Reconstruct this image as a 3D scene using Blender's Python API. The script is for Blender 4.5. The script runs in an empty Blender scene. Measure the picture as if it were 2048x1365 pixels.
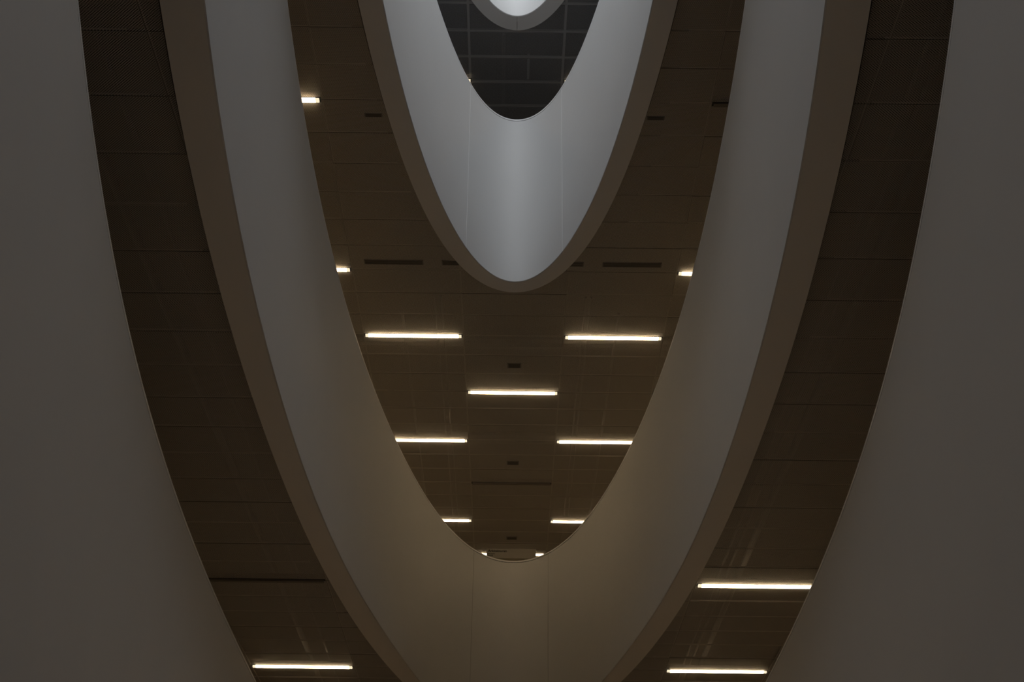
import bpy, bmesh, math, random
from mathutils import Matrix, Vector

random.seed(4)
PI = math.pi
C = bpy.context.scene.collection
sc = bpy.context.scene

# ------------------------------------------------------------------ camera, sky, exposure
EYE = 1.6                       # eye height over the ground floor
S = 10.8                        # metres per plan unit (height of the second mesh ceiling over the eye)
PITCH = math.atan(1563.5 / 2700.0)
cam_d = bpy.data.cameras.new('camera')
cam_d.sensor_width = 36.0
cam_d.lens = 2700.0 / 2048.0 * 36.0
cam_d.clip_end = 300.0
cam = bpy.data.objects.new('camera', cam_d)
C.objects.link(cam)
cam.matrix_world = (Matrix.Translation((0, 0, EYE)) @ Matrix.Rotation(PI / 2 + PITCH, 4, 'X')
                    @ Matrix.Rotation(math.radians(0.65), 4, 'Z'))
sc.camera = cam

SKY = 7.35
LAMP = 19.0
world = bpy.data.worlds.new('sky')
sc.world = world
world.use_nodes = True
bg = world.node_tree.nodes['Background']
bg.inputs['Color'].default_value = (0.91, 0.95, 1.0, 1)
bg.inputs['Strength'].default_value = SKY

sc.view_settings.view_transform = 'Standard'
sc.view_settings.look = 'None'
sc.view_settings.exposure = 0.0
sc.view_settings.gamma = 1.0
sc.view_settings.use_curve_mapping = False
sc.cycles.max_bounces = 10
sc.cycles.diffuse_bounces = 7
sc.cycles.transparent_max_bounces = 12
sc.cycles.sample_clamp_indirect = 4.0

portal_d = bpy.data.lights.new('skylight_portal', 'AREA')
portal_d.shape = 'RECTANGLE'
portal_d.size, portal_d.size_y = 4.2, 13.3
portal_d.cycles.is_portal = True
portal = bpy.data.objects.new('skylight_portal', portal_d)
C.objects.link(portal)
portal.location = (0.02, 10.2, EYE + 20.35)

# ------------------------------------------------------------------ helpers
def mat(name, col, rough=0.7, noise=0.0, scale=6.0, metal=0.0):
    m = bpy.data.materials.new(name)
    m.use_nodes = True
    nt = m.node_tree
    b = nt.nodes['Principled BSDF']
    b.inputs['Roughness'].default_value = rough
    b.inputs['Metallic'].default_value = metal
    b.inputs['Specular IOR Level'].default_value = 0.25
    if noise:
        tc = nt.nodes.new('ShaderNodeNewGeometry')
        n = nt.nodes.new('ShaderNodeTexNoise')
        n.inputs['Scale'].default_value = scale
        n.inputs['Detail'].default_value = 4
        r = nt.nodes.new('ShaderNodeMapRange')
        r.inputs['To Min'].default_value = 1 - noise
        r.inputs['To Max'].default_value = 1 + noise
        mx = nt.nodes.new('ShaderNodeVectorMath')
        mx.operation = 'SCALE'
        mx.inputs[0].default_value = col
        nt.links.new(tc.outputs['Position'], n.inputs['Vector'])
        nt.links.new(n.outputs['Fac'], r.inputs['Value'])
        nt.links.new(r.outputs['Result'], mx.inputs['Scale'])
        nt.links.new(mx.outputs['Vector'], b.inputs['Base Color'])
    else:
        b.inputs['Base Color'].default_value = (*col, 1)
    return m

def mesh_mat(name, col, pitch=0.021, strand=0.30):
    """expanded metal: crossing strands with open diamonds between them"""
    m = bpy.data.materials.new(name)
    m.use_nodes = True
    nt = m.node_tree
    N, L = nt.nodes, nt.links
    b = N['Principled BSDF']
    b.inputs['Base Color'].default_value = (*col, 1)
    b.inputs['Roughness'].default_value = 0.6
    b.inputs['Specular IOR Level'].default_value = 0.2
    g = N.new('ShaderNodeNewGeometry')
    sx = N.new('ShaderNodeSeparateXYZ')
    L.new(g.outputs['Position'], sx.inputs[0])
    def math_(op, a, b_, c=None):
        n = N.new('ShaderNodeMath')
        n.operation = op
        for i, v in enumerate((a, b_)):
            if v is None: continue
            if isinstance(v, (int, float)): n.inputs[i].default_value = v
            else: L.new(v, n.inputs[i])
        return n.outputs[0]
    u = math_('DIVIDE', sx.outputs['X'], pitch)
    v = math_('DIVIDE', sx.outputs['Y'], pitch)
    masks = []
    for op, w in (('ADD', strand), ('SUBTRACT', strand * 0.8)):
        d = math_('ADD', math_(op, u, v), 1000.0)
        f = math_('FRACT', d, None)
        masks.append(math_('LESS_THAN', f, w))
    a = math_('MAXIMUM', masks[0], masks[1])
    t = N.new('ShaderNodeBsdfTransparent')
    mix = N.new('ShaderNodeMixShader')
    L.new(a, mix.inputs[0])
    L.new(t.outputs[0], mix.inputs[1])
    L.new(b.outputs[0], mix.inputs[2])
    L.new(mix.outputs[0], N['Material Output'].inputs['Surface'])
    return m

def glow_mat(name, col, strength):
    m = bpy.data.materials.new(name)
    m.use_nodes = True
    nt = m.node_tree
    e = nt.nodes.new('ShaderNodeEmission')
    e.inputs['Color'].default_value = (*col, 1)
    e.inputs['Strength'].default_value = strength
    nt.links.new(e.outputs[0], nt.nodes['Material Output'].inputs['Surface'])
    return m

M = dict(
    plaster=mat('white_plaster', (0.53, 0.528, 0.523), 0.75, 0.025, 1.3),
    soffit=mat('soffit_paint', (0.66, 0.65, 0.64), 0.75, 0.02, 1.0),
    cap=mat('cap_paint', (0.62, 0.62, 0.62), 0.5),
    joint=mat('joint_highlight', (0.80, 0.80, 0.80), 0.5),  # bevel highlight of the upper parapet's seams, put into a lighter strip colour
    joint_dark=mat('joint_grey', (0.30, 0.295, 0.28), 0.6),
    gap=mat('dark_gap', (0.10, 0.10, 0.10), 0.8),
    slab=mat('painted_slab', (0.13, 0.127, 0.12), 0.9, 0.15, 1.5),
    floor=mat('pale_floor', (0.54, 0.47, 0.38), 0.55, 0.12, 2.0),
    floor_grey=mat('grey_floor', (0.41, 0.415, 0.43), 0.6, 0.1, 2.0),
    ground=mat('hall_floor', (0.42, 0.325, 0.225), 0.6, 0.12, 2.0),
    wall=mat('wall_paint', (0.42, 0.39, 0.34), 0.8, 0.03, 1.0),
    mesh_warm=mesh_mat('expanded_metal_brown', (0.60, 0.58, 0.545)),
    mesh_dark=mesh_mat('expanded_metal_dim', (0.38, 0.39, 0.415)),  # same mesh, its colour darkened and cooled for the top ceiling's weaker light
    rail_warm=mat('rail_brown', (0.34, 0.33, 0.305), 0.6),
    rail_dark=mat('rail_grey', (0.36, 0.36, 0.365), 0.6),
    edge=mat('panel_edge', (0.20, 0.194, 0.18), 0.7),
    duct=mat('duct_steel', (0.14, 0.137, 0.13), 0.5, 0.05, 3.0),
    pipe=mat('pipe_black', (0.05, 0.05, 0.05), 0.6),
    housing=mat('lamp_housing', (0.03, 0.03, 0.03), 0.6),
    lamp=glow_mat('lamp_glow', (1.0, 0.735, 0.43), LAMP),
    lamp_end=glow_mat('lamp_end_glow', (1.0, 0.84, 0.58), 1.05),
    lamp_off=mat('lamp_off', (0.16, 0.15, 0.14), 0.4),
    grille=mat('grille_black', (0.10, 0.096, 0.09), 0.7),
    vent=mat('vent_grey', (0.19, 0.182, 0.17), 0.6),
    sign=mat('sign_board', (0.30, 0.28, 0.25), 0.6),
    sign_low=mat('sign_body', (0.16, 0.14, 0.10), 0.6),
    ink=mat('sign_ink', (0.02, 0.018, 0.015), 0.7),
)

def obj(name, verts, faces, m, parent=None, smooth=False, mats=None, fmat=None):
    me = bpy.data.meshes.new(name)
    me.from_pydata([tuple(v) for v in verts], [], faces)
    for x in (mats or [m]):
        me.materials.append(x)
    if fmat:
        me.polygons.foreach_set('material_index', fmat)
    if smooth:
        me.polygons.foreach_set('use_smooth', [True] * len(me.polygons))
    me.update()
    o = bpy.data.objects.new(name, me)
    C.objects.link(o)
    if parent:
        o.parent = parent
    return o

def box_data(x0, x1, y0, y1, z0, z1, base=0):
    v = [(x0, y0, z0), (x1, y0, z0), (x1, y1, z0), (x0, y1, z0), (x0, y0, z1), (x1, y0, z1), (x1, y1, z1), (x0, y1, z1)]
    f = [(0, 3, 2, 1), (4, 5, 6, 7), (0, 1, 5, 4), (1, 2, 6, 5), (2, 3, 7, 6), (3, 0, 4, 7)]
    return v, [tuple(i + base for i in q) for q in f]

def box(name, x0, x1, y0, y1, z0, z1, m, parent=None):
    v, f = box_data(x0, x1, y0, y1, z0, z1)
    return obj(name, v, f, m, parent)

def empty(name, loc=(0, 0, 0)):
    o = bpy.data.objects.new(name, None)
    o.empty_display_size = 0.2
    C.objects.link(o)
    o.location = loc
    return o

def tag(o, label=None, cat=None, group=None, kind=None):
    for k, v in (('label', label), ('category', cat), ('group', group), ('kind', kind)):
        if v:
            o[k] = v
    return o

# ------------------------------------------------------------------ plan curves of the oval openings (units of S)
CURVES = {
    'A': (0.402, [0.27259, 1.56475, 1.5823, 0.00188, -0.00142, -0.001, 0.00327, 0.00157, -0.00529, -0.00558, 0.00529, 0.00126, -0.00046, 0.00114]),
    'B': (0.549, [0.22984, 1.12491, 1.11163, 0.00134, 0.0017, -0.00132, 0.00156, -0.00045, 0.00066, -0.00156, 0.00764, -0.0025, -0.00146, -0.00033]),
    'C': (0.557, [0.20553, 1.10626, 1.12006, 0.00107, 0.00261, 0.00438, -0.00093, -0.00643, -0.00256, -0.00444, 0.0104, -0.00517, -0.00083, -0.00259]),
    'D': (0.845, [0.20501, 1.10112, 1.12262, 0.00208, -0.00129, 0.00083, 0.00124, -0.00151, -0.0018, 0.00015, 0.0064, 0.00567, -0.00303, 0.00017]),
    'E': (0.992, [0.17119, 0.79308, 0.79345, 0.00179, -0.00165, -0.00334, -0.00363, -0.00151, 0.00031, 0.00031, 0.00108, 0.00167, 0.00049, -0.00111]),
    'F': (1.0, [0.14576, 0.77207, 0.79225, 0.00172, 0.00028, 0.00039, 0.00035, 4e-05, -0.0001, 0.00034, 0.00232, 0.00321, -0.00021, -0.00106]),
    'G': (1.285, [0.14744, 0.77262, 0.79146, 0.00204, 0.0002, 0.00066, 0.00094, 0.00055, -0.00075, -0.00232, 5e-05, 0.00166, 0.00215, -0.00119]),
    'H': (1.435, [0.16654, 0.76526, 0.77377, 0.00224, -0.00022, -0.00041, -0.00053, -0.00068, -0.00072, -0.00076, 7e-05, 8e-05, 7e-05, 3e-05]),
    'I': (1.443, [0.14195, 0.74242, 0.77238, 0.0021, -1e-05, -1e-05, -1e-05, -1e-05, -0.0, 2e-05, 3e-05, 4e-05, 4e-05, 5e-05]),
}

def curve(n, t, off=0.0):
    """plan point of an opening's edge; off > 0 steps outward, away from the void"""
    _, p = CURVES[n]
    a, b, cy, cx = p[:4]
    def pt(t):
        m = 1.0
        for k in range(6): m += p[4 + k] * math.cos((k + 3) * t)
        for k in range(4): m += p[10 + k] * math.sin((k + 2) * t)
        return (S * (cx + a * math.sin(t) * m), S * (cy + b * math.cos(t) * m))
    x, y = pt(t)
    if off:
        x1, y1 = pt(t + 1e-3)
        dx, dy = x1 - x, y1 - y
        l = math.hypot(dx, dy)
        x, y = x - dy / l * off * -1 * -1, y + dx / l * off
    return x, y

def height(n):
    return EYE + S * CURVES[n][0]

def params(t0, t1, n):
    return [t0 + (t1 - t0) * i / n for i in range(n + 1)]

def strip(name, rails, m, parent=None, smooth=True, closed_profile=True, caps=True):
    """rails: list of point lists (same length); skins a closed tube between them"""
    n = len(rails[0])
    k = len(rails)
    v = [p for r in rails for p in r]
    f = []
    for a in range(k if closed_profile else k - 1):
        b = (a + 1) % k
        for i in range(n - 1):
            f.append((a * n + i, a * n + i + 1, b * n + i + 1, b * n + i))
    if caps and closed_profile:
        f.append(tuple(a * n for a in range(k)))
        f.append(tuple(a * n + n - 1 for a in reversed(range(k))))
    o = obj(name, v, f, m, parent)
    # shade smooth along the curve, keep the long profile edges crisp
    me = o.data
    me.polygons.foreach_set('use_smooth', [smooth] * len(me.polygons))
    sharp = set()
    for a in range(k):
        for i in range(n - 1):
            sharp.add((a * n + i, a * n + i + 1))
    ends = set(a * n for a in range(k)) | set(a * n + n - 1 for a in range(k))
    for e in me.edges:
        if tuple(sorted(e.vertices)) in sharp or (e.vertices[0] in ends and e.vertices[1] in ends):
            e.use_edge_sharp = True
    return o

def line(n, ts, off, z):
    return [(*curve(n, t, off), z) for t in ts]

# ------------------------------------------------------------------ the building shell
X0, X1, Y0, Y1 = -10.0, 10.0, -4.0, 41.0
TOP = EYE + 20.4
tag(box('floor', X0, X1, Y0, Y1, -0.3, 0.0, M['ground']), 'brown ground floor of the hall', kind='structure')
for nm, a in (('wall_left', (X0 - .3, X0, Y0, Y1)), ('wall_right', (X1, X1 + .3, Y0, Y1)),
              ('wall_front', (X0 - .3, X1 + .3, Y0 - .3, Y0)), ('wall_back', (X0 - .3, X1 + .3, Y1, Y1 + .3))):
    tag(box(nm, *a, -0.3, TOP + .3, M['wall']), kind='structure')

def ring_slab(name, crv, off, z0, z1, mats, parent=None):
    """a floor plate from the building's walls to an oval hole"""
    n = 128
    ts = params(0, 2 * PI, n)[:-1]
    _, p = CURVES[crv]
    cx, cy = S * p[3], S * p[2]
    inner, outer = [], []
    for t in ts:
        x, y = curve(crv, t, off)
        dx, dy = x - cx, y - cy
        k = min(((X1 - cx) / dx if dx > 0 else (X0 - cx) / dx) if abs(dx) > 1e-6 else 1e9,
                ((Y1 - cy) / dy if dy > 0 else (Y0 - cy) / dy) if abs(dy) > 1e-6 else 1e9)
        inner.append((x, y)); outer.append((cx + dx * k, cy + dy * k))
    # corners: add by snapping the closest outer points
    for c in ((X0, Y0), (X1, Y0), (X0, Y1), (X1, Y1)):
        i = min(range(n), key=lambda i: (outer[i][0] - c[0]) ** 2 + (outer[i][1] - c[1]) ** 2)
        outer[i] = c
    v = [(*q, z) for z in (z0, z1) for q in inner] + [(*q, z) for z in (z0, z1) for q in outer]
    f, fm = [], []
    for i in range(n):
        j = (i + 1) % n
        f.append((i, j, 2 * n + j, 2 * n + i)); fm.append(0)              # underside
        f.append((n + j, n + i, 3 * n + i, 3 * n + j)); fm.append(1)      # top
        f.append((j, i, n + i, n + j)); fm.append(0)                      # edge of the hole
    return obj(name, v, f, None, parent, mats=mats, fmat=fm)

GUARD = 1.1
LEV = [('A', 'A'), ('C', 'D'), ('F', 'G'), ('I', 'I')]
HA = height('A')
DROP = S * 0.288                                    # height of a parapet band
levels = []
for k, (lo, hi) in enumerate(LEV):
    zl = HA - DROP if k == 0 else height(lo)
    zh = height(hi) if k < 3 else height('I') + DROP
    levels.append((lo, zl, hi, zh))
FLOOR_Z = [l[3] - GUARD for l in levels]
ordn = ['first', 'second', 'third', 'fourth']
plates = []
for k in range(4):
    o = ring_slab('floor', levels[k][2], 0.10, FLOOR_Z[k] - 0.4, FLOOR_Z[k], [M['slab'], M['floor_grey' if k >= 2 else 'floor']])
    tag(o, ordn[k] + ' upper floor plate with an oval hole for the atrium', kind='structure')
    plates.append(o)
# roof with the skylight opening
CURVES['roof'] = (2.1, [2.05 / S, 6.6 / S, 10.2 / S, 0.002] + [0.0] * 10)
o = ring_slab('ceiling', 'roof', 0, TOP, TOP + 0.3, [M['wall'], M['slab']])
tag(o, 'roof plate around the skylight over the atrium', kind='structure')

# ------------------------------------------------------------------ parapets: panels, cap, shadow gap
SEAMS = {1: (950, 1098), 2: (945.5, 1113)}
def seam_t(k, side):
    # half the width of the end panel: 0.70 m on either side of the axis
    lo = levels[k][0]
    want = S * CURVES[lo][1][3] + side * 0.69
    best = min((abs(curve(lo, t)[0] - want), t) for t in params(-0.9, 0.9, 1800) if (t > 0) == (side > 0))
    return best[1]

wl = ['lowest', 'middle', 'upper', 'top']
for k in range(4):
    lo, zl, hi, zh = levels[k]
    root = empty('wall_' + ['lowest', 'lower', 'upper', 'top'][k], (0, 0, 0))
    tag(root, ['wide dim grey parapet closest to the camera filling both sides of the picture',
               'long grey parapet band in the middle, warm lit at its rounded end',
               'bright bluish grey rounded parapet hanging above the middle',
               'small brightest parapet end at the very top under the skylight'][k], kind='structure')
    tl, tr = seam_t(k, -1), seam_t(k, 1)
    g = 0.0016
    spans = ((tl + g, tr - g, 40), (tr + g, PI, 110), (-PI, tl - g, 110)) if k in (1, 2) else ((-PI, 0, 120), (0, PI, 120))
    if k in (0, 3):
        spans = ((-PI, PI, 240),)
    zt = zh - 0.046
    for t0, t1, n in spans:
        ts = params(t0, t1, n)
        # front face in three rows so the lean between the two edges is even
        rails = [line(lo, ts, 0, zl + 0.012), line(hi, ts, 0, zt), line(hi, ts, 0.12, zt), line(lo, ts, 0.12, zl)]
        rails.append(line(lo, ts, 0.010, zl))
        strip('panel', rails, M['plaster'], root)
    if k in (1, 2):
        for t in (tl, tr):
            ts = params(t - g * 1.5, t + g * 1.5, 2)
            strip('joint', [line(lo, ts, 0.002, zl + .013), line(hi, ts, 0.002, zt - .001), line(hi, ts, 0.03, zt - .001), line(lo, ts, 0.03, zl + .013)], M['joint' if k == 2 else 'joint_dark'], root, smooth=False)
    ts = params(-PI, PI, 240)
    strip('shadow_gap', [line(hi, ts, 0.016, zt), line(hi, ts, 0.016, zt + 0.014), line(hi, ts, 0.10, zt + 0.014), line(hi, ts, 0.10, zt)], M['gap'], root, caps=False)
    strip('cap', [line(hi, ts, 0.002, zt + 0.014), line(hi, ts, 0.002, zh - 0.006), line(hi, ts, 0.010, zh), line(hi, ts, 0.12, zh), line(hi, ts, 0.12, zt + 0.014)], M['cap'], root, caps=False)

# ------------------------------------------------------------------ soffit rings under the parapets
for k, (o_, i_) in ((1, ('B', 'C')), (2, ('E', 'F')), (3, ('H', 'I'))):
    zo, zi = height(o_), height(i_)
    root = empty('trim_%d' % k, (0, 0, 0))
    tag(root, ['', 'brown smooth soffit strip under the middle parapet', 'brown smooth soffit strip curving under the bright upper parapet',
               'dark grey soffit ring with a joint at its lowest point, at the top of the picture'][k], kind='structure')
    spans = ((0.0022, PI, 120), (-PI, -0.0022, 120)) if k == 3 else ((-PI, PI, 240),)
    for t0, t1, n in spans:
        ts = params(t0, t1, n)
        outer = line(o_, ts, 0, zo)
        strip('soffit', [outer, line(i_, ts, 0.011, zi), line(i_, ts, 0.011, zi + 0.03), [(x, y, zo + 0.13) for x, y, _ in outer]], M['soffit'], root, caps=(k == 3))

# ------------------------------------------------------------------ expanded metal ceilings
COL = 1.585
ROWP = 1.897
PR = ROWP / 3.0
ROW0 = 18.50
AX = S * 0.0020
def hull(P):
    P = sorted(P)
    def half(P):
        h = []
        for p in P:
            while len(h) > 1 and (h[-1][0] - h[-2][0]) * (p[1] - h[-2][1]) - (h[-1][1] - h[-2][1]) * (p[0] - h[-2][0]) <= 0:
                h.pop()
            h.append(p)
        return h
    return half(P)[:-1] + half(P[::-1])[:-1]

def split(poly, a, b):
    """parts of a convex polygon left (inside) and right (outside) of the line a>b of a counter-clockwise hull"""
    ins, out = [], []
    n = len(poly)
    s = [(b[0] - a[0]) * (p[1] - a[1]) - (b[1] - a[1]) * (p[0] - a[0]) for p in poly]
    for i in range(n):
        p, q, sp, sq = poly[i], poly[(i + 1) % n], s[i], s[(i + 1) % n]
        if sp >= 0: ins.append(p)
        if sp <= 0: out.append(p)
        if sp * sq < 0:
            f = sp / (sp - sq)
            r = (p[0] + (q[0] - p[0]) * f, p[1] + (q[1] - p[1]) * f)
            ins.append(r); out.append(r)
    return (ins if len(ins) > 2 else None), (out if len(out) > 2 else None)

def area(p):
    return abs(sum(p[i][0] * p[(i + 1) % len(p)][1] - p[(i + 1) % len(p)][0] * p[i][1] for i in range(len(p)))) / 2

def cut(rect, hl):
    """convex pieces of rect outside the hull"""
    if all(all((hl[(i + 1) % len(hl)][0] - hl[i][0]) * (p[1] - hl[i][1]) - (hl[(i + 1) % len(hl)][1] - hl[i][1]) * (p[0] - hl[i][0]) >= 0 for i in range(len(hl))) for p in rect):
        return []
    pieces, cur = [], rect
    touched = False
    for i in range(len(hl)):
        ins, out = split(cur, hl[i], hl[(i + 1) % len(hl)])
        if out and area(out) > 1e-5:
            pieces.append(out)
        cur = ins
        if cur is None or area(cur) < 1e-6:
            cur = None
            break
    if cur is None:
        return [rect]                       # never reached the hole: keep it whole
    return pieces

def ceiling(idx, crv, z, cols, y0, y1, yshift, mesh, rail, gap, void_top, label):
    root = empty('ceiling', (0, 0, 0))
    tag(root, label, kind='structure')
    hl = hull([curve(crv, t, 0.03) for t in params(0, 2 * PI, 120)[:-1]])
    r0 = math.floor((y0 - ROW0 - yshift) / PR)
    r1 = math.ceil((y1 - ROW0 - yshift) / PR)
    ylo, yhi = ROW0 + yshift + r0 * PR, ROW0 + yshift + r1 * PR
    xlo, xhi = AX - (cols + .5) * COL, AX + (cols + .5) * COL
    shared = None
    for r in range(r0, r1):
        for c in range(-cols, cols + 1):
            xa, xb = AX + (c - .5) * COL + gap / 2, AX + (c + .5) * COL - gap / 2
            ya, yb = ROW0 + yshift + r * PR + gap / 2, ROW0 + yshift + (r + 1) * PR - gap / 2
            xm, ym = (xa + xb) / 2, (ya + yb) / 2
            rect = [(xa, ya), (xb, ya), (xb, yb), (xa, yb)]
            pcs = cut(rect, hl)
            if not pcs:
                continue
            dz = random.uniform(-0.003, 0.003)
            whole = len(pcs) == 1 and pcs[0] is rect
            if whole and shared:
                o = bpy.data.objects.new('mesh_panel', shared)
                C.objects.link(o); o.parent = root; o.location = (xm, ym, z + dz)
                continue
            v, f, fm = [], [], []
            for pc in pcs:
                b = len(v)
                v += [(x - xm, y - ym, 0) for x, y in pc]
                f.append(tuple(range(b, b + len(pc)))[::-1]); fm.append(0)
                for i in range(len(pc)):
                    p, q = pc[i], pc[(i + 1) % len(pc)]
                    for ax, val in ((0, xa), (0, xb), (1, ya), (1, yb)):
                        if abs(p[ax] - val) < 1e-6 and abs(q[ax] - val) < 1e-6:
                            bb = len(v)
                            v += [(p[0] - xm, p[1] - ym, 0), (q[0] - xm, q[1] - ym, 0), (q[0] - xm, q[1] - ym, .018), (p[0] - xm, p[1] - ym, .018)]
                            f.append((bb, bb + 1, bb + 2, bb + 3)); fm.append(1)
            o = obj('mesh_panel', v, f, None, root, mats=[mesh, M['edge']], fmat=fm)
            o.location = (xm, ym, z + dz)
            if whole:
                shared = o.data
    # carrier rails over the joints
    def rail_pieces(xa, xb, ya, yb, z0=0.006, z1=0.014):
        for pc in cut([(xa, ya), (xb, ya), (xb, yb), (xa, yb)], hl):
            xs = [p[0] for p in pc]; ys = [p[1] for p in pc]
            if max(xs) - min(xs) < 0.05 and xb - xa > 0.2 or max(ys) - min(ys) < 0.05 and yb - ya > 0.2:
                continue
            n = len(pc)
            v = [(x, y, z + z0) for x, y in pc] + [(x, y, z + z1) for x, y in pc]
            f = [tuple(range(n))[::-1], tuple(range(n, 2 * n))] + [(i, (i + 1) % n, n + (i + 1) % n, n + i) for i in range(n)]
            obj('carrier_rail', v, f, rail, root)
    w = gap / 2 + 0.012
    for r in range(r0, r1 + 1):
        y = ROW0 + yshift + r * PR
        rail_pieces(xlo, xhi, y - w, y + w)
    for c in range(-cols, cols + 2):
        x = AX + (c - .5) * COL
        rail_pieces(x - w * .6, x + w * .6, ylo, yhi, 0.007, 0.015)
    # the field beyond the panels that can be told apart
    v, f = [], []
    for a in ((X0, X1, Y0, ylo), (X0, X1, yhi, Y1), (X0, xlo, ylo, yhi), (xhi, X1, ylo, yhi)):
        for pc in cut([(a[0], a[2]), (a[1], a[2]), (a[1], a[3]), (a[0], a[3])], hl):
            b = len(v)
            v += [(x, y, z) for x, y in pc]
            f.append(tuple(range(b, b + len(pc)))[::-1])
    o = obj('mesh_field', v, f, mesh, root)
    o['kind'] = 'stuff'
    return (root,)

Z2, Z3, Z4 = EYE + S * 0.557, EYE + S * 1.0, EYE + S * 1.443
c2 = ceiling(2, 'B', Z2, 3, 5.2, 23.0, 0, M['mesh_warm'], M['rail_warm'], 0.006, FLOOR_Z[1] - .4, 'dark mesh panel ceiling over the first gallery, seen on both sides')
c3 = ceiling(3, 'E', Z3, 2, 10.4, 30.0, 0, M['mesh_warm'], M['rail_warm'], 0.006, FLOOR_Z[2] - .4, 'brown mesh panel ceiling with strip lamps in the middle of the picture')
c4 = ceiling(4, 'H', Z4, 1, 15.5, 27.0, -0.53, M['mesh_dark'], M['rail_dark'], 0.05, FLOOR_Z[3] - .4, 'dim mesh panel ceiling with grey rails around the top opening')
# the lowest mesh ceiling, over the ground floor, is out of the picture
o = ring_slab('ceiling', 'A', 0.12, EYE + S * 0.114, EYE + S * 0.114 + .05, [M['mesh_warm'], M['slab']])
tag(o, 'mesh ceiling over the ground floor', kind='structure')

# pipes and ducts hanging under the floor plates, above the mesh
def pipe(x0, y0, x1, y1, zc, rad, m, name, parent):
    n = 10
    dx, dy = x1 - x0, y1 - y0
    l = math.hypot(dx, dy); nx, ny = -dy / l, dx / l
    v = []
    for (px, py) in ((x0, y0), (x1, y1)):
        for i in range(n):
            a = 2 * PI * i / n
            v.append((px + nx * rad * math.cos(a), py + ny * rad * math.cos(a), zc + rad * math.sin(a)))
    f = [(i, (i + 1) % n, n + (i + 1) % n, n + i) for i in range(n)] + [tuple(range(n))[::-1], tuple(range(n, 2 * n))]
    obj(name, v, f, m, parent)
for x in (-1.19, -1.09, 1.12, 1.20):
    pipe(x, 17.5, x, 30.0, Z3 + .12, .016, M['duct'], 'pipe', plates[2])
for x in (-1.72, 1.66):
    pipe(x, 18.0, x, 30.0, Z3 + .14, .022, M['duct'], 'pipe', plates[2])
for y in (19.3, 22.9):
    pipe(-3.8, y, 3.8, y, Z3 + .35, .11, M['duct'], 'duct', plates[2])
for x in (-2.74, 2.70, 2.80):
    pipe(x, 4.5, x, 26.0, Z2 + .12, .016, M['duct'], 'pipe', plates[1])
for x in (-3.05, 2.98):
    pipe(x, 4.5, x, 26.0, Z2 + .17, .04, M['duct'], 'pipe', plates[1])
for x in (-0.2, 1.4):
    pipe(x, 17.0, x, 27.0, Z4 + .2, .03, M['duct'], 'pipe', plates[3])
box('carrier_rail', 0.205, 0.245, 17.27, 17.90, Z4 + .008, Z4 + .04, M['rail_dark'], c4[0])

# ------------------------------------------------------------------ lamps, vents, slots
L_LAMP = 1.52
def lamp(x, y, z, on=True):
    t = empty('strip_lamp', (x, y, z))
    h = L_LAMP / 2
    if on:
        box('diffuser', -h + .045, h - .045, -.030, .030, -.026, -0.002, M['lamp'], t)
        box('lamp_end', -h, -h + .045, -.030, .030, -.026, -0.002, M['lamp_end'], t)
        box('lamp_end', h - .045, h, -.030, .030, -.026, -0.002, M['lamp_end'], t)
    else:
        box('diffuser', -h, h, -.030, .030, -.026, -0.002, M['lamp_off'], t)
    box('housing', -h - .02, h + .02, -.042, .042, -0.002, 0.075, M['housing'], t)
    return t

def copy_lamp(src, x, y, z):
    t = src.copy(); C.objects.link(t); t.location = (x, y, z)
    for ch in list(src.children):
        c = ch.copy(); C.objects.link(c); c.parent = t
    return t

on0 = lamp(AX, ROW0 + ROWP, Z3)
off0 = lamp(AX, ROW0 + 3 * ROWP, Z3, False)
first = {'on': on0, 'off': off0}
used = {'on': False, 'off': False}
def place(col, row, z, label, kind='on', yshift=0, dx=0, group='strip lamps in the mesh ceilings'):
    x, y = AX + col * COL + dx, ROW0 + row * ROWP + yshift
    src = first[kind]
    if not used[kind]:
        t = src; t.location = (x, y, z); used[kind] = True
    else:
        t = copy_lamp(src, x, y, z)
    tag(t, label, 'lamp', group)
    return t

place(0, 1, Z3, 'lit strip lamp alone on the centre line, right below the bright upper parapet')
place(-1, 0, Z3, 'lit strip lamp seen whole, left one of the pair nearest the bright parapet')
place(1, 0, Z3, 'lit strip lamp seen whole, right one of the pair nearest the bright parapet')
place(-1, 2, Z3, 'lit strip lamp on the left whose outer end just meets the parapet edge')
place(1, 2, Z3, 'lit strip lamp on the right whose outer end just meets the parapet edge')
place(-1, 4, Z3, 'short visible piece of lit lamp near the ceiling tip, left of centre')
place(1, 4, Z3, 'short visible piece of lit lamp near the ceiling tip, right of centre')
place(0, 5, Z3, 'lit strip lamp half hidden behind the hanging sign board')
place(-2, -1, Z3, 'lit lamp end peeking past the left parapet edge beside the bright parapet')
place(2, -1, Z3, 'lit lamp end peeking past the right parapet edge beside the bright parapet')
place(-2, -3, Z3, 'topmost lit lamp end on the left of the brown ceiling')
place(-2, 1, Z2, 'lit strip lamp at the bottom left of the picture')
place(2, 1, Z2, 'lit strip lamp at the bottom right, lower of the two there')
place(2, -1, Z2, 'longest lit strip lamp at the lower right, touching the outer parapet')
place(-1, 0, Z4, 'tiny lit lamp corner at the left edge of the dim top ceiling', yshift=-0.57, dx=.035)
place(1, 0, Z4, 'tiny lit lamp corner at the right edge of the dim top ceiling', yshift=-0.57, dx=.012)
place(0, 3, Z3, 'unlit dark strip lamp on the centre line of the brown ceiling', 'off')
place(2, -3, Z3, 'unlit dark strip lamp at the right edge beside the upper parapet', 'off')
place(-2, -1, Z2, 'unlit dark strip lamp at the lower left between two parapets', 'off')
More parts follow.
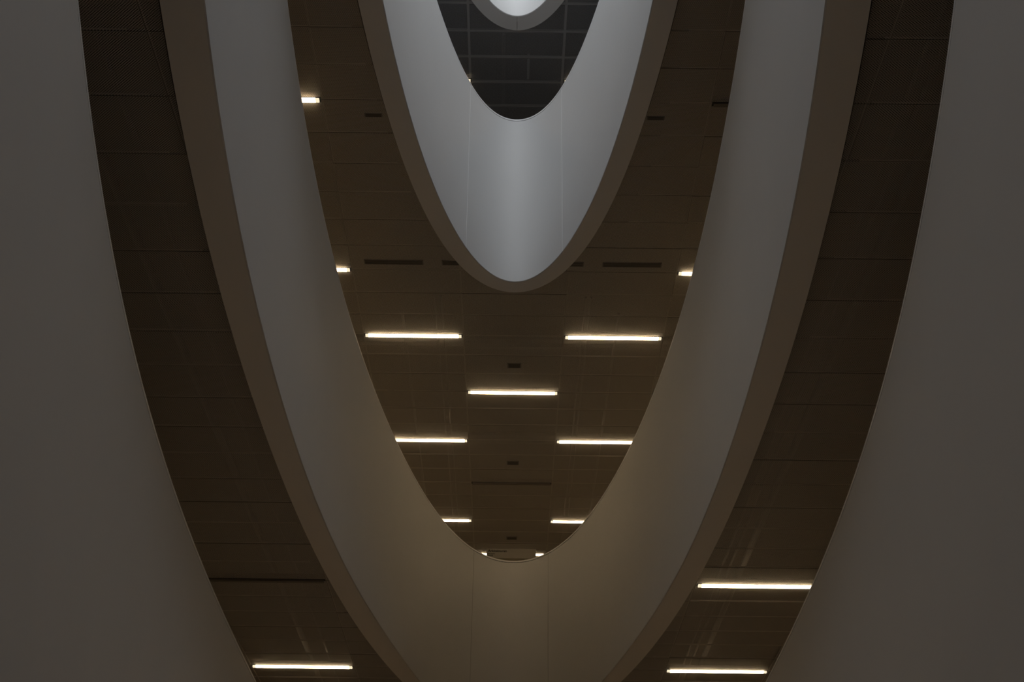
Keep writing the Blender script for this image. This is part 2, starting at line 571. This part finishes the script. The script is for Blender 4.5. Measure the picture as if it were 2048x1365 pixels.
# unseen lamps added behind the parapets to light galleries, soffits and ceilings
HID = 'strip lamp added at the %s ceiling for its light, out of sight behind the parapets'
NAMEZ = {0: 'lowest', 1: 'lower', 2: 'middle', 3: 'upper'}
for z, cells in ((Z3, [(-3, 0), (3, 0), (-3, 2), (3, 2), (-2, 3), (2, 3), (-3, 4), (3, 4), (-3, -2), (3, -2), (-2, 1), (2, 1)]),
                 (Z2, [(-3, 4), (3, 4), (0, 5), (-4, -1), (4, -1), (-4, 1), (4, 1), (-4, -3), (4, -3), ]),
                 (EYE + S * .114, [(-3, 2), (3, 2), (-3, -2), (3, -2), (-3, -6), (3, -6), (-3, 6), (3, 6), (0, 9), (-2, 8), (2, 8), (0, 7.6), (-3, 0), (3, 0), (-3, 4), (3, 4), (-3, -4), (3, -4), (-4, 2), (4, 2), (-4, -2), (4, -2), (-4, -6), (4, -6), (-4, 0), (4, 0), (-4, 4), (4, 4), (-4, -4), (4, -4)]),
                 (Z4, [(-3, 2), (3, 2)])):
    for c, r in cells:
        nz = NAMEZ[round((z - EYE) / S / .443 - .2)]
        place(c, r, z, HID % nz, group='added hidden lamps at the %s ceiling' % nz)

def vent(row, label):
    t = empty('ceiling_vent', (AX + 0.02, ROW0 + row * ROWP, Z3))
    box('frame', -.115, .115, -.075, .075, -.012, .01, M['vent'], t)
    for i in range(4):
        y = -.05 + i * .033
        box('slat', -.095, .095, y - .012, y + .012, -.018, -.012, M['grille'], t)
    tag(t, label, 'vent', 'square vents on the centre line')
vent(0.5, 'small dark ceiling vent above the lone centre lamp')
vent(2.5, 'small dark ceiling vent between the centre lamp and the unlit lamp')
vent(4.5, 'small dark ceiling vent just over the hanging sign')

def slot(x0, x1, y, label, z=Z3, w=.055):
    t = empty('air_slot', ((x0 + x1) / 2, y, z))
    h = (x1 - x0) / 2
    box('frame', -h, h, -w, w, -.008, .012, M['vent'], t)
    for s in (-.5, .5):
        box('slat', -h + .015, h - .015, s * w - w * .36, s * w + w * .36, -.012, -.008, M['grille'], t)
    tag(t, label, 'air vent', 'linear air slots in the mesh')
slot(-2.16, -1.30, 16.40, 'long dark air slot left of the bright parapet')
slot(1.30, 2.16, 16.40, 'long dark air slot right of the bright parapet')
slot(-1.03, -.78, 16.40, 'short dark air slot cut by the soffit, left of the rounded parapet end')
slot(.78, 1.03, 16.40, 'short dark air slot cut by the soffit, right of the rounded parapet end')

slot(-1.86, -1.64, 13.09, 'short dark air slot beside the upper parapet high on the left', w=.03)
slot(1.64, 1.86, 13.09, 'short dark air slot beside the upper parapet high on the right', w=.03)

# ------------------------------------------------------------------ the sign above the gallery floor
SY = 25.6
t = empty('sign_board', (0.033, SY, FLOOR_Z[1]))
tag(t, 'grey sign board with dark lettering standing behind the middle parapet end', 'sign')
W2 = 0.495
ZT, ZB = 1.955, 1.755
box('header', -W2, W2, -.02, .02, ZB, ZT, M['sign'], t)
box('body', -W2 + .01, W2 - .01, -.015, .015, 0.0, ZB, M['sign_low'], t)
def word(txt, x, z, size, parent):
    cu = bpy.data.curves.new('lettering', 'FONT')
    cu.body = txt
    cu.size = size
    cu.extrude = 0.001
    cu.offset = size * 0.022
    tmp = bpy.data.objects.new('lettering', cu)
    C.objects.link(tmp)
    dg = bpy.context.evaluated_depsgraph_get()
    me = bpy.data.meshes.new_from_object(tmp.evaluated_get(dg))
    bpy.data.objects.remove(tmp)
    me.materials.clear(); me.materials.append(M['ink'])
    o = bpy.data.objects.new('lettering', me)
    C.objects.link(o)
    o.parent = parent
    o.rotation_euler = (PI / 2, 0, 0)
    o.location = (x, -.0225, z)
    return o
word('Arkitekturen', -W2 + .03, ZT - .072, .072, t)
word('plan og by', -W2 + .025, ZT - .116, .034, t)
word('samling', -W2 + .025, ZT - .152, .034, t)
